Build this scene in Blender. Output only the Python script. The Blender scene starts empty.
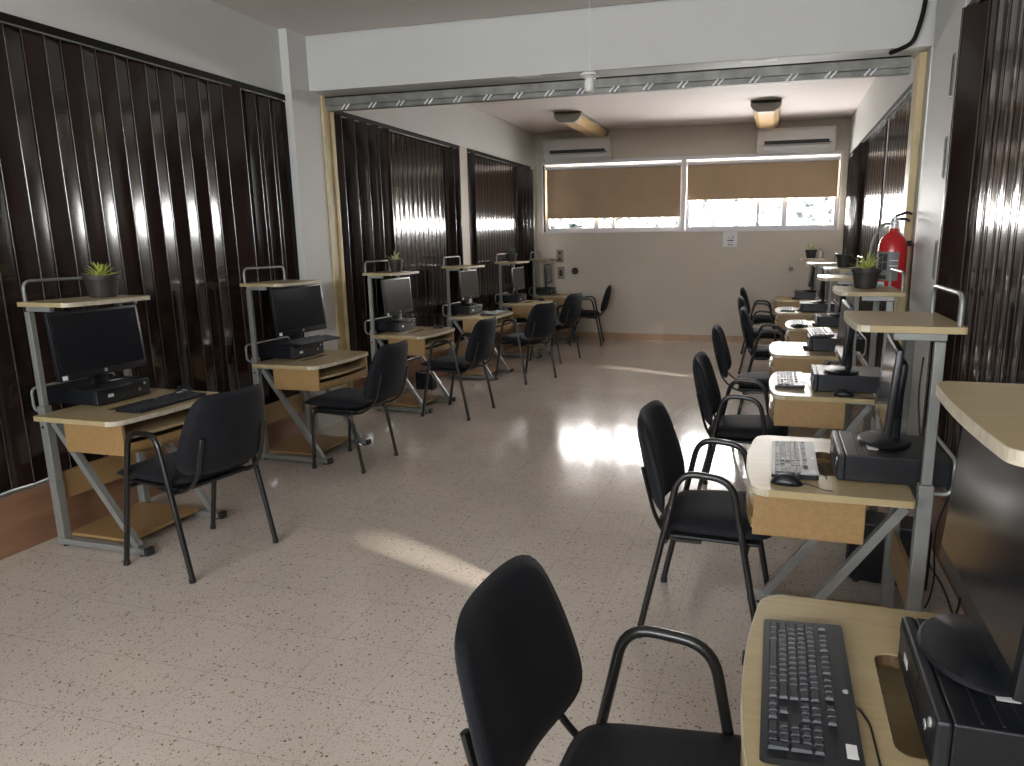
import bpy, bmesh, math, random
from mathutils import Vector, Matrix
random.seed(7)
PI = math.pi
sc = bpy.context.scene
COL = sc.collection

# ------------------------------------------------------------------ materials
def nodes_of(name):
    m = bpy.data.materials.new(name); m.use_nodes = True
    nt = m.node_tree; return m, nt, nt.nodes['Principled BSDF']

def mat(name, col, rough=.5, metal=0., spec=.5, var=0., scale=20., bump=0., bscale=200., coat=0., sheen=0.):
    m, nt, b = nodes_of(name)
    b.inputs['Base Color'].default_value = (*col, 1); b.inputs['Roughness'].default_value = rough
    b.inputs['Metallic'].default_value = metal; b.inputs['Specular IOR Level'].default_value = spec
    if coat: b.inputs['Coat Weight'].default_value = coat
    if sheen: b.inputs['Sheen Weight'].default_value = sheen
    tc = nt.nodes.new('ShaderNodeTexCoord')
    if var:
        n = nt.nodes.new('ShaderNodeTexNoise'); n.inputs['Scale'].default_value = scale; n.inputs['Detail'].default_value = 4
        r = nt.nodes.new('ShaderNodeValToRGB')
        r.color_ramp.elements[0].position = .3; r.color_ramp.elements[1].position = .7
        r.color_ramp.elements[0].color = (*[max(0, c*(1-var)) for c in col], 1)
        r.color_ramp.elements[1].color = (*[min(1, c*(1+var)) for c in col], 1)
        nt.links.new(tc.outputs['Object'], n.inputs['Vector']); nt.links.new(n.outputs['Fac'], r.inputs['Fac'])
        nt.links.new(r.outputs['Color'], b.inputs['Base Color'])
    if bump:
        n2 = nt.nodes.new('ShaderNodeTexNoise'); n2.inputs['Scale'].default_value = bscale
        bp = nt.nodes.new('ShaderNodeBump'); bp.inputs['Strength'].default_value = bump; bp.inputs['Distance'].default_value = .002
        nt.links.new(tc.outputs['Object'], n2.inputs['Vector']); nt.links.new(n2.outputs['Fac'], bp.inputs['Height'])
        nt.links.new(bp.outputs['Normal'], b.inputs['Normal'])
    return m

def wood(name, c1, c2, rough=.45, sc_=(3, 40, 3)):
    m, nt, b = nodes_of(name)
    tc = nt.nodes.new('ShaderNodeTexCoord'); mp = nt.nodes.new('ShaderNodeMapping'); mp.inputs['Scale'].default_value = sc_
    n = nt.nodes.new('ShaderNodeTexNoise'); n.inputs['Scale'].default_value = 2.5; n.inputs['Detail'].default_value = 6; n.inputs['Distortion'].default_value = .6
    r = nt.nodes.new('ShaderNodeValToRGB'); r.color_ramp.elements[0].position = .32; r.color_ramp.elements[1].position = .68
    r.color_ramp.elements[0].color = (*c1, 1); r.color_ramp.elements[1].color = (*c2, 1)
    L = nt.links.new
    L(tc.outputs['Object'], mp.inputs['Vector']); L(mp.outputs['Vector'], n.inputs['Vector']); L(n.outputs['Fac'], r.inputs['Fac'])
    L(r.outputs['Color'], b.inputs['Base Color']); b.inputs['Roughness'].default_value = rough
    return m

def terrazzo():
    m, nt, b = nodes_of('terrazzo'); L = nt.links.new; N = nt.nodes.new
    tc = N('ShaderNodeTexCoord')
    wob = N('ShaderNodeTexNoise'); wob.inputs['Scale'].default_value = 160; wob.inputs['Detail'].default_value = 3
    L(tc.outputs['Object'], wob.inputs['Vector'])
    addv = N('ShaderNodeMixRGB'); addv.blend_type = 'ADD'; addv.inputs['Fac'].default_value = .009
    L(tc.outputs['Object'], addv.inputs['Color1']); L(wob.outputs['Color'], addv.inputs['Color2'])
    base = N('ShaderNodeTexNoise'); base.inputs['Scale'].default_value = 1.3; base.inputs['Detail'].default_value = 5
    L(tc.outputs['Object'], base.inputs['Vector'])
    r0 = N('ShaderNodeValToRGB'); r0.color_ramp.elements[0].position = .3; r0.color_ramp.elements[1].position = .72
    r0.color_ramp.elements[0].color = (.53, .46, .395, 1); r0.color_ramp.elements[1].color = (.63, .555, .485, 1)
    L(base.outputs['Fac'], r0.inputs['Fac'])
    col = r0.outputs['Color']
    # chip families: (scale, radius, share, colour)
    for scale, rad, share, c, w in ((120, .24, .34, (.17, .11, .065, 1), .85), (75, .22, .12, (.13, .085, .05, 1), .9),
                                    (210, .28, .28, (.24, .18, .12, 1), .75), (120, .28, .22, (.72, .68, .60, 1), .6),
                                    (75, .2, .05, (.42, .22, .11, 1), .7)):
        v = N('ShaderNodeTexVoronoi'); v.inputs['Scale'].default_value = scale
        L(addv.outputs['Color'], v.inputs['Vector'])
        sep = N('ShaderNodeSeparateColor'); L(v.outputs['Color'], sep.inputs['Color'])
        a = N('ShaderNodeMath'); a.operation = 'LESS_THAN'; a.inputs[1].default_value = share; L(sep.outputs[0], a.inputs[0])
        rr = N('ShaderNodeMath'); rr.operation = 'MULTIPLY'; rr.inputs[1].default_value = rad*1.7; L(sep.outputs[1], rr.inputs[0])
        rr2 = N('ShaderNodeMath'); rr2.operation = 'ADD'; rr2.inputs[1].default_value = rad*.35; L(rr.outputs[0], rr2.inputs[0])
        d = N('ShaderNodeMath'); d.operation = 'LESS_THAN'; L(v.outputs['Distance'], d.inputs[0]); L(rr2.outputs[0], d.inputs[1])
        f = N('ShaderNodeMath'); f.operation = 'MULTIPLY'; L(a.outputs[0], f.inputs[0]); L(d.outputs[0], f.inputs[1])
        f2 = N('ShaderNodeMath'); f2.operation = 'MULTIPLY'; f2.inputs[1].default_value = w; L(f.outputs[0], f2.inputs[0])
        mx = N('ShaderNodeMixRGB'); mx.inputs['Color2'].default_value = c
        L(f2.outputs[0], mx.inputs['Fac']); L(col, mx.inputs['Color1']); col = mx.outputs['Color']
    br = N('ShaderNodeTexBrick'); br.offset = 0; br.inputs['Scale'].default_value = 1
    br.inputs['Brick Width'].default_value = .33; br.inputs['Row Height'].default_value = .33
    br.inputs['Mortar Size'].default_value = .0022; br.inputs['Mortar Smooth'].default_value = .3
    L(tc.outputs['Object'], br.inputs['Vector'])
    fm = N('ShaderNodeMath'); fm.operation = 'MULTIPLY'; fm.inputs[1].default_value = .42; L(br.outputs['Fac'], fm.inputs[0])
    mx = N('ShaderNodeMixRGB'); mx.inputs['Color2'].default_value = (.25, .21, .17, 1)
    L(fm.outputs[0], mx.inputs['Fac']); L(col, mx.inputs['Color1'])
    L(mx.outputs['Color'], b.inputs['Base Color'])
    rn = N('ShaderNodeTexNoise'); rn.inputs['Scale'].default_value = 3; rn.inputs['Detail'].default_value = 6
    L(tc.outputs['Object'], rn.inputs['Vector'])
    mr = N('ShaderNodeMapRange'); mr.inputs['To Min'].default_value = .07; mr.inputs['To Max'].default_value = .20
    L(rn.outputs['Fac'], mr.inputs['Value']); L(mr.outputs['Result'], b.inputs['Roughness'])
    b.inputs['Specular IOR Level'].default_value = .5
    return m

M = dict(
    floor=terrazzo(),
    wall=mat('wall_paint', (.56, .495, .41), .6, var=.035, scale=1.5, bump=.15, bscale=60),
    white=mat('white_paint', (.60, .595, .57), .55, var=.03, scale=1.2),
    ceil=mat('ceiling_paint', (.70, .64, .61), .7, var=.03, scale=.8),
    kerb=wood('terracotta_skirting', (.25, .125, .07), (.33, .18, .105), .4, (6, 1.2, 6)),
    base=mat('terracotta_tile', (.40, .25, .15), .35, var=.15, scale=4),
    slat=mat('brown_pvc', (.020, .0115, .010), .13, spec=.6, var=.25, scale=3),
    hinge=mat('brown_hinge', (.05, .035, .03), .18, spec=.7),
    track=mat('dark_track', (.007, .006, .006), .5, spec=.15),
    steel=mat('galvanised_steel', (.22, .215, .195), .5, .4, var=.3, scale=9),
    channel=mat('cream_channel', (.55, .44, .24), .45, var=.12, scale=6),
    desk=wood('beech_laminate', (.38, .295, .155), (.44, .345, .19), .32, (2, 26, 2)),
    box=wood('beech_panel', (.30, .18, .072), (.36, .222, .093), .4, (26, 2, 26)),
    edge=mat('worn_white_edging', (.54, .48, .37), .4, var=.2, scale=30),
    matt=mat('matt_black', (.006, .006, .006), .95, spec=.05),
    hole=mat('slot_lining', (.10, .055, .025), .5),
    frame=mat('grey_desk_steel', (.27, .275, .26), .38, .35, var=.08, scale=12),
    cap=mat('black_plastic_cap', (.015, .015, .015), .5),
    tube=mat('black_chair_tube', (.012, .0115, .011), .28, spec=.6),
    fabric=mat('black_fabric', (.0065, .007, .0105), .8, spec=.3, var=.25, scale=60, bump=.5, bscale=420, sheen=.03),
    plastic=mat('black_plastic', (.008, .009, .012), .38, var=.15, scale=30),
    plastic2=mat('dark_grey_plastic', (.014, .015, .019), .42),
    key=mat('key_plastic', (.014, .016, .024), .42, spec=.6),
    screen=mat('lcd_screen', (.009, .010, .014), .17, spec=.8),
    silver=mat('silver_badge', (.62, .63, .64), .35, .4),
    sticker=mat('white_sticker', (.78, .78, .76), .5, var=.05, scale=60),
    ink=mat('black_ink', (.03, .03, .03), .6),
    pot=mat('dark_pot', (.030, .026, .024), .55, var=.2, scale=20, bump=.3, bscale=60),
    soil=mat('potting_soil', (.045, .03, .02), .9, var=.4, scale=80),
    leaf=mat('succulent_leaf', (.42, .48, .09), .45, var=.35, scale=18),
    leaf2=mat('pale_variegated_leaf', (.45, .50, .22), .45, var=.4, scale=30),
    leaf3=mat('dark_leaf', (.05, .09, .04), .5, var=.3, scale=25),
    red=mat('extinguisher_red', (.50, .018, .022), .22, spec=.6),
    blackrub=mat('black_rubber', (.012, .012, .012), .45),
    label_dark=mat('grey_label', (.16, .17, .17), .45),
    teal=mat('teal_print', (.12, .42, .42), .5),
    ac=mat('ac_white_plastic', (.63, .61, .57), .4),
    acslot=mat('ac_dark_slot', (.006, .006, .006), .5),
    amber=mat('amber_diffuser', (.70, .47, .22), .35, var=.08, scale=5),
    lampmetal=mat('lamp_metal', (.36, .35, .31), .5, .2),
    blind=mat('tan_roller_fabric', (.42, .295, .185), .8, var=.05, scale=3, bump=.3, bscale=400),
    alu=mat('white_aluminium', (.70, .69, .72), .4),
    porcelain=mat('white_porcelain', (.74, .73, .69), .35),
    plate=mat('brown_wall_plate', (.23, .18, .14), .45),
    paper=mat('white_paper', (.74, .73, .72), .6),
    leaf4=mat('exterior_wall_paint', (.75, .75, .74), .8),
)

def glass_mat():
    m = bpy.data.materials.new('patterned_glass'); m.use_nodes = True
    nt = m.node_tree; nt.nodes.clear(); N = nt.nodes.new; L = nt.links.new
    o = N('ShaderNodeOutputMaterial'); tr = N('ShaderNodeBsdfTransparent'); gl = N('ShaderNodeBsdfGlossy'); mx = N('ShaderNodeMixShader')
    gl.inputs['Roughness'].default_value = .12; mx.inputs['Fac'].default_value = .06
    tc = N('ShaderNodeTexCoord'); v = N('ShaderNodeTexVoronoi'); v.inputs['Scale'].default_value = 11; v.feature = 'DISTANCE_TO_EDGE'
    n = N('ShaderNodeTexNoise'); n.inputs['Scale'].default_value = 7; n.inputs['Detail'].default_value = 5
    r = N('ShaderNodeValToRGB'); r.color_ramp.elements[0].position = .0; r.color_ramp.elements[1].position = .05
    r.color_ramp.elements[0].color = (.09, .10, .11, 1); r.color_ramp.elements[1].color = (1, 1, 1, 1)
    r2 = N('ShaderNodeValToRGB'); r2.color_ramp.elements[0].position = .35; r2.color_ramp.elements[1].position = .6
    r2.color_ramp.elements[0].color = (.12, .14, .125, 1); r2.color_ramp.elements[1].color = (1, 1, 1, 1)
    ml = N('ShaderNodeMixRGB'); ml.blend_type = 'MULTIPLY'; ml.inputs['Fac'].default_value = 1
    L(tc.outputs['Object'], v.inputs['Vector']); L(tc.outputs['Object'], n.inputs['Vector'])
    L(v.outputs['Distance'], r.inputs['Fac']); L(n.outputs['Fac'], r2.inputs['Fac'])
    L(r.outputs['Color'], ml.inputs['Color1']); L(r2.outputs['Color'], ml.inputs['Color2']); L(ml.outputs['Color'], tr.inputs['Color'])
    L(tr.outputs[0], mx.inputs[1]); L(gl.outputs[0], mx.inputs[2]); L(mx.outputs[0], o.inputs['Surface'])
    return m
M['glass'] = glass_mat()

# ------------------------------------------------------------------ mesh helpers
class MB:
    """collects shapes of one part, then links them as one mesh object"""
    def __init__(s): s.bm = bmesh.new()
    def box(s, a, b, bev=0., seg=2):
        r = bmesh.ops.create_cube(s.bm, size=1.0); vs = r['verts']
        c = [(a[i]+b[i])/2 for i in range(3)]; d = [abs(b[i]-a[i]) for i in range(3)]
        for v in vs: v.co = Vector((c[0]+v.co.x*d[0], c[1]+v.co.y*d[1], c[2]+v.co.z*d[2]))
        if bev:
            es = list({e for v in vs for e in v.link_edges})
            bmesh.ops.bevel(s.bm, geom=es, offset=bev, segments=seg, affect='EDGES', profile=.5)
        return s
    def bar(s, p, q, w, h, up=(0, 0, 1)):
        p, q = Vector(p), Vector(q); d = (q-p).normalized(); x = d.cross(Vector(up)).normalized(); z = x.cross(d)
        vs = []
        for c in (p, q):
            for sx, sz in ((-1, -1), (1, -1), (1, 1), (-1, 1)): vs.append(s.bm.verts.new(c+x*sx*w/2+z*sz*h/2))
        for f in ((3, 2, 1, 0), (4, 5, 6, 7), (0, 1, 5, 4), (1, 2, 6, 5), (2, 3, 7, 6), (3, 0, 4, 7)): s.bm.faces.new([vs[i] for i in f])
        return s
    def tube(s, pts, r, n=8, rx=None):
        pts = [Vector(p) for p in pts]; rings = []
        t0 = (pts[1]-pts[0]).normalized(); ref = Vector((0, 0, 1)) if abs(t0.z) < .9 else Vector((1, 0, 0))
        nrm = t0.cross(ref).normalized()
        for i, p in enumerate(pts):
            t = (pts[min(i+1, len(pts)-1)]-pts[max(i-1, 0)]).normalized()
            nrm = (nrm-t*nrm.dot(t)).normalized(); bn = t.cross(nrm)
            rings.append([s.bm.verts.new(p+nrm*math.cos(2*PI*k/n)*r+bn*math.sin(2*PI*k/n)*(rx or r)) for k in range(n)])
        for a, b in zip(rings, rings[1:]):
            for k in range(n): s.bm.faces.new((a[k], a[(k+1) % n], b[(k+1) % n], b[k]))
        s.bm.faces.new(rings[0][::-1]); s.bm.faces.new(rings[-1])
        return s
    def lathe(s, prof, c=(0, 0, 0), n=24, sx=1., sy=1.):
        rings = []
        for r, z in prof:
            rings.append([s.bm.verts.new((c[0]+math.cos(2*PI*k/n)*max(r, 1e-4)*sx, c[1]+math.sin(2*PI*k/n)*max(r, 1e-4)*sy, c[2]+z)) for k in range(n)])
        for a, b in zip(rings, rings[1:]):
            for k in range(n): s.bm.faces.new((a[k], a[(k+1) % n], b[(k+1) % n], b[k]))
        s.bm.faces.new(rings[0][::-1]); s.bm.faces.new(rings[-1])
        return s
    def prism(s, outline, z0, z1, hole=None, axis='z'):
        def P(a, b, c): return {'z': (a, b, c), 'x': (c, a, b), 'y': (a, c, b)}[axis]
        loops = [outline]+([hole] if hole else [])
        bot = []; top = []
        for lp in loops:
            bot.append([s.bm.verts.new(P(x, y, z0)) for x, y in lp]); top.append([s.bm.verts.new(P(x, y, z1)) for x, y in lp])
        for lps, fl in ((bot, True), (top, False)):
            es = []
            for lp in lps:
                for i in range(len(lp)): es.append(s.bm.edges.new((lp[i], lp[(i+1) % len(lp)])))
            if hole: bmesh.ops.triangle_fill(s.bm, use_beauty=True, edges=es)
            else: s.bm.faces.new(lps[0][::-1] if fl else lps[0])
        for b_, t_ in zip(bot, top):
            for i in range(len(b_)): s.bm.faces.new((b_[i], b_[(i+1) % len(b_)], t_[(i+1) % len(t_)], t_[i]))
        return s
    def pad(s, w, d, h, r, n=3, shape=None, puff=.3):
        """soft cushion, w along y, d along x, centred on 0, h thick"""
        N = 15
        def corner(u, v):                      # square -> rounded outline
            k = max(abs(u), abs(v))
            if k == 0: return 0, 0
            a = math.atan2(v, u); e = 6.5
            rr = (abs(math.cos(a))**e+abs(math.sin(a))**e)**(-1/e)
            return k*rr*math.cos(a), k*rr*math.sin(a)
        top = {}; bot = {}
        for i in range(N):
            for j in range(N):
                u = -1+2*i/(N-1); v = -1+2*j/(N-1); x, y = corner(u, v); k = max(abs(u), abs(v))
                th = h/2*((1-k**6)*(1-puff)+puff*(1-k*k)) if k < 1 else 0
                X, Y = x*d/2, y*w/2
                if shape: X, Y = shape(X, Y)
                top[i, j] = s.bm.verts.new((X, Y, th)); bot[i, j] = top[i, j] if k == 1 else s.bm.verts.new((X, Y, -th*.8))
        for i in range(N-1):
            for j in range(N-1):
                s.bm.faces.new((top[i, j], top[i+1, j], top[i+1, j+1], top[i, j+1]))
                q = (bot[i, j], bot[i, j+1], bot[i+1, j+1], bot[i+1, j])
                try: s.bm.faces.new(q)
                except ValueError: pass
        return s
    def xf(s, m): bmesh.ops.transform(s.bm, matrix=m, verts=s.bm.verts); return s
    def build(s, name, m, parent=None, smooth=False, label=None, loc=None, rot=None):
        bmesh.ops.recalc_face_normals(s.bm, faces=s.bm.faces)
        me = bpy.data.meshes.new(name); s.bm.to_mesh(me); s.bm.free()
        me.materials.append(M[m] if isinstance(m, str) else m)
        if smooth:
            me.shade_smooth()
            if smooth != 'all': me.set_sharp_from_angle(angle=math.radians(40))
        o = bpy.data.objects.new(name, me); COL.objects.link(o)
        if parent: o.parent = parent
        if label: o['label'] = label
        if loc: o.location = loc
        if rot: o.rotation_euler = rot
        return o

def tag(o, label, cat, group=None, kind=None):
    if label: o['label'] = label
    if cat: o['category'] = cat
    if group: o['group'] = group
    if kind: o['kind'] = kind
    return o
def thing(name, label, cat, loc=(0, 0, 0), rz=0, group=None):
    o = bpy.data.objects.new(name, None); COL.objects.link(o); o.location = loc; o.rotation_euler = (0, 0, rz)
    o.empty_display_size = .05
    return tag(o, label, cat, group)
def struct(mb, name, m, smooth=False, parent=None):
    o = mb.build(name, m, parent, smooth)
    if not parent: o['kind'] = 'structure'
    return o
def dup(root, loc=None, rz=None, label=None, group=None):
    def cp(o, par):
        c = o.copy(); COL.objects.link(c)
        if par: c.parent = par
        for ch in kids.get(o.name, ()): cp(ch, c)
        return c
    kids = {}
    for o in list(COL.objects):
        if o.parent: kids.setdefault(o.parent.name, []).append(o)
    r = cp(root, None)
    if loc is not None: r.location = loc
    if rz is not None: r.rotation_euler = (0, 0, rz)
    if label: r['label'] = label
    if group: r['group'] = group
    return r
def fillet(pts, r, n=5):
    """polyline with rounded corners"""
    pts = [Vector(p) for p in pts]; out = [pts[0]]
    for a, b, c in zip(pts, pts[1:], pts[2:]):
        d1, d2 = (a-b), (c-b); rr = min(r, d1.length*.48, d2.length*.48)
        p, q = b+d1.normalized()*rr, b+d2.normalized()*rr
        for k in range(n+1):
            t = k/n; out.append(p.lerp(b, t).lerp(b.lerp(q, t), t))
    return out+[pts[-1]]
def rrect(x0, y0, x1, y1, r, n=5, bow=0.):
    """rounded rectangle outline; bow pushes the x1 side outwards"""
    out = []
    rs = r if isinstance(r, (list, tuple)) else (r,)*4
    for (cx, cy, a0), rr in zip(((x1, y1, 0), (x0, y1, 90), (x0, y0, 180), (x1, y0, 270)), rs):
        sx = -1 if cx == x1 else 1; sy = -1 if cy == y1 else 1
        if rr == 0: out.append((cx, cy)); continue
        for k in range(n+1):
            a = math.radians(a0+90*k/n); out.append((cx+sx*rr+rr*math.cos(a), cy+sy*rr+rr*math.sin(a)))
    if bow:
        # add points along the front edge between last and first corner
        m = []
        for k in range(1, 10):
            y = (y0+rs[3])+((y1-rs[0])-(y0+rs[3]))*k/10; m.append((x1, y))
        out = out+m
        ym, hw = (y0+y1)/2, (y1-y0)/2
        out = [(x+(bow*(1-((y-ym)/hw)**2) if x > x1-rs[0]-1e-6 else 0), y) for x, y in out]
    return out

# ------------------------------------------------------------------ room
XL, XR, YB, YR, ZC, ZF = -3.773, .935, 11.462, -3.0, 3.25, 3.20
def seg(name, m, *boxes):
    mb = MB()
    for a, b in boxes: mb.box(a, b)
    return struct(mb, name, m)
seg('floor', 'floor', ((XL-.5, YR-.3, -.1), (XR+.5, YB+.4, 0)))
seg('ceiling', 'ceil', ((XL-.4, YR-.3, ZF), (XR+.4, 5.4, 3.45)), ((XL-.4, 5.4, ZC), (XR+.4, YB+.4, 3.45)))
# left wall: lintel, columns, kerb
seg('wall_left', 'white',
    ((XL-.25, YR-.2, 2.725), (XL, YB+.25, ZC+.05)),
    ((XL-.25, 5.18, 0), (-3.70, 5.555, ZC+.05)),
    ((XL-.25, 11.2, 0), (XL, YB+.25, 2.73)),
    ((XL-.25, YR-.2, 0), (XL, -.4, 2.74)))
seg('baseboard_left', 'kerb', ((XL-.2, -.4, 0), (-3.752, 5.18, .31)), ((XL-.2, 5.73, 0), (-3.752, 11.21, .31)))
seg('trim_1', 'wall', ((XL-.2, 8.50, .31), (XL+.01, 8.72, 2.73)))          # post between the two far bays
# right wall
RC0, RC1 = 4.39, 5.18
seg('wall_right', 'white',
    ((XR, YR-.2, 2.725), (XR+.25, YB+.25, ZC+.05)), ((.87, -.5, 2.722), (XR+.2, RC0+.01, ZC)),
    ((.865, RC0, 0), (XR+.25, RC1, ZC+.05)),
    ((.90, RC1-.01, 0), (XR+.25, 5.36, 2.8)), ((.90, 5.44, 0), (XR+.25, 5.74, 2.8)), ((.90, 5.3, 0), (XR+.25, 5.5, 1.55)),  # upper gap between these pieces is added to pass a sun streak
    ((XR, 11.25, 0), (XR+.25, YB+.25, 2.73)),
    ((XR, YR-.2, 0), (XR+.25, -.4, 2.74)))
seg('baseboard_right', 'kerb', ((.857, -.4, 0), (XR+.2, RC0, .31)), ((.917, 5.75, 0), (XR+.2, 11.26, .31)))
# back wall with the window strip
WL, WR, WB, WT = -3.64, .848, 1.718, 2.764
seg('wall_back', 'wall',
    ((XL-.3, YB, 0), (XR+.3, YB+.22, WB)), ((XL-.3, YB, WT), (XR+.3, YB+.22, ZC+.1)),
    ((XL-.3, YB, WB), (WL, YB+.22, WT)), ((WR, YB, WB), (XR+.3, YB+.22, WT)))
seg('baseboard_back', 'base', ((XL, YB-.015, 0), (XR, YB, .105)))
# rear wall behind the viewpoint: doorway-high windows
seg('wall_rear', 'white',
    ((XL-.3, YR-.2, 0), (XR+.3, YR, 1.7)), ((XL-.3, YR-.2, 2.75), (XR+.3, YR, ZC+.1)),
    ((XL-.3, YR-.2, 1.7), (XL+.35, YR, 2.75)), ((XR-.35, YR-.2, 1.7), (XR+.3, YR, 2.75)), ((-1.5, YR-.2, 1.7), (-1.3, YR, 2.75)))
# beam across the room
seg('trim_2', 'white', ((XL-.1, 5.42, 2.785), (XR+.1, 5.75, ZC+.05)))
# beam end pieces
# --- windows
def window(idx, x0, x1, z0, z1, y, posts, parent=None):
    r = bpy.data.objects.new('window_%d' % idx, None); COL.objects.link(r); r['kind'] = 'structure'; r.location = (0, y, 0)
    fr = MB(); t = .055
    fr.box((x0, -.035, z0), (x1, .035, z0+.06), .006).box((x0, -.035, z1-t), (x1, .035, z1), .006)
    fr.box((x0, -.034, z0), (x0+t, .034, z1), .006).box((x1-t, -.034, z0), (x1, .034, z1), .006)
    for p, w in posts: fr.box((p-w/2, -.03, z0+.03), (p+w/2, .03, z1-.03), .005)
    fr.build('window_frame', 'alu', r)
    xs = [x0+t]+[p for p, w in posts]+[x1-t]
    for a, b in zip(xs, xs[1:]): MB().box((a+.005, -.004, z0+.04), (b-.005, .004, z1-.04)).build('pane', 'glass', r)
    return r
window(1, WL, -1.43, WB, WT, YB+.16, [(-2.79, .085), (-2.507, .045)])
window(2, -1.36, WR, WB, WT, YB+.16, [(-.285, .045), (.10, .075)])
window(3, XL+.35, -1.5, 1.7, 2.75, YR-.1, [(-2.4, .06)])
window(4, -1.3, XR-.35, 1.7, 2.75, YR-.1, [(-.4, .06)])
seg('trim_3', 'alu', ((-1.43, YB-.012, WB), (-1.36, YB+.2, WT)), ((WL, YB-.03, WT-.002), (WR, YB+.01, WT+.045)),
    ((WL-.025, YB-.02, WB-.02), (WR+.02, YB+.12, WB)), ((WL-.02, YB-.01, WB), (WL, YB+.1, WT)), ((WR, YB-.01, WB), (WR+.02, YB+.1, WT)))

# --- roller blinds
def blind(x0, x1, zb, label):
    t = thing('roller_blind', label, 'blind', ((x0+x1)/2, YB+.055, 2.69), 0, 'roller blinds on the back window')
    w = (x1-x0)/2
    MB().tube([(-w, 0, .02), (w, 0, .02)], .026, 14).build('roller_tube', 'alu', t, True)
    MB().box((-w+.01, .022, zb-2.69), (w-.01, .0245, .02)).build('fabric', 'blind', t)
    MB().box((-w+.01, .014, zb-2.69-.012), (w-.01, .032, zb-2.69+.006), .004).build('bottom_bar', 'blind', t)
blind(-3.61, -1.435, 1.938, 'tan roller blind pulled low over the longer-covered left window half')
blind(-1.355, .83, 2.184, 'tan roller blind stopped higher over the right window half above the paper notice')

# --- folding partitions
def partition(side, parts, label, y0, y1, face, sagk=.03, xo=0.):
    """side -1 left wall, +1 right wall; parts = [(ya, yb, pitch, depth)]"""
    X = (-3.787 if side < 0 else .952)+xo
    t = thing('accordion_partition', label, 'folding partition', (X, (y0+y1)/2, .312), 0, 'brown accordion partitions along the walls')
    oy = -(y0+y1)/2
    tr = MB().box((-.03, y0+oy, 2.365), (.03, y1+oy, 2.41), .004); tr.build('top_track', 'track', t)
    MB().box((-.032 if side > 0 else .028, y0+oy, 2.358), (-.028 if side > 0 else .032, y1+oy, 2.3652)).build('light_line_strip', 'steel', t)  # pale strip standing in for the line of light over the panels
    MB().box((-.02, y0+oy, -.001), (.02, y1+oy, .012)).build('bottom_guide', 'steel', t)
    cur = MB(); hg = MB(); inn = -side
    for ya, yb, pitch, dep, *zr in parts:
        za, zb_ = zr or (.014, 2.3645)
        n = max(2, round((yb-ya)/pitch)); pts = []
        for k in range(n+1):
            y = ya+(yb-ya)*k/n+oy; x = inn*(dep if k % 2 else -dep*.0)
            pts.append((x-inn*.015, y))
        for (xa, ya_), (xb, yb_) in zip(pts, pts[1:]):
            d = Vector((xb-xa, yb_-ya_, 0)); nn = Vector((d.y, -d.x, 0)).normalized()
            if nn.x*inn < 0: nn = -nn
            G = 6; sag = d.length*(.006 if pitch > .13 else sagk); ring = []
            for g in range(G+1):              # every slat is slightly convex towards the room
                q = g/G; c = Vector((xa, ya_, 0))+d*q+nn*sag*(1-(2*q-1)**2)
                ring.append([cur.bm.verts.new((c+nn*o_)+Vector((0, 0, z))) for o_, z in ((0, za), (0, zb_), (-.006, zb_), (-.006, za))])
            for p, q in zip(ring, ring[1:]):
                for i in range(4): cur.bm.faces.new((p[i], p[(i+1) % 4], q[(i+1) % 4], q[i]))
            cur.bm.faces.new(ring[0]); cur.bm.faces.new(ring[-1][::-1])
        for x, y in pts: hg.tube([(x+inn*.004, y, za), (x+inn*.004, y, zb_)], .003, 6)
    for ya, yb, pitch, dep, *zr in parts:
        if zr: MB().box((-.002, yb+oy+.004, .014), (.15, yb+oy+.012, 2.36)).build('added_baffle', 'matt', t)  # added fin that hides the bright outdoors behind each sun slit
    cur.build('pleated_panel', 'slat', t, True); hg.build('hinge_strip', 'hinge', t, True)
    for yy in (y0+.001, y1-.036):
        MB().box((-.026, yy+oy, .012), (.026, yy+.035+oy, 2.356), .004).build('end_post', 'track', t)
    return t
partition(-1, [(-.36, 4.5, .108, .019), (4.5, 4.75, .10, .075), (4.75, 5.15, .075, .03)],
          'long brown pleated partition on the left wall nearest the viewer, before the white column', -.4, 5.18, 1, .009)
partition(-1, [(5.77, 6.7, .10, .085), (6.7, 8.15, .105, .003), (8.15, 8.47, .085, .075)],
          'brown pleated partition on the left wall just past the cream channel post', 5.735, 8.50, 1)
partition(-1, [(8.75, 8.95, .08, .08), (8.95, 10.6, .105, .003), (10.6, 11.17, .085, .085)],
          'brown pleated partition on the left wall ending at the back window corner', 8.72, 11.20, 1)
SL = .022  # half width of the gaps added to let sun streaks onto the floor
partition(1, [(-.36, 2.09-SL, .108, .025), (2.09-SL, 2.09+SL, .07, .001, .014, 1.24), (2.09+SL, 3.9, .108, .006), (3.9, 4.04, .07, .02), (4.04, 4.36, .16, .085)],
          'brown pleated partition on the right wall in front of the white column', -.4, 4.385, 1, .016, -.06)
partition(1, [(5.78, 7.7-SL, .105, .003), (7.7-SL, 7.7+SL, .07, .001, .014, 1.24), (7.7+SL, 9.4, .105, .003), (9.4, 10.3, .10, .07), (10.3, 11.22, .1, .04)],
          'brown pleated partition on the right wall behind the fire extinguisher', 5.745, 11.25, 1)

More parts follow.
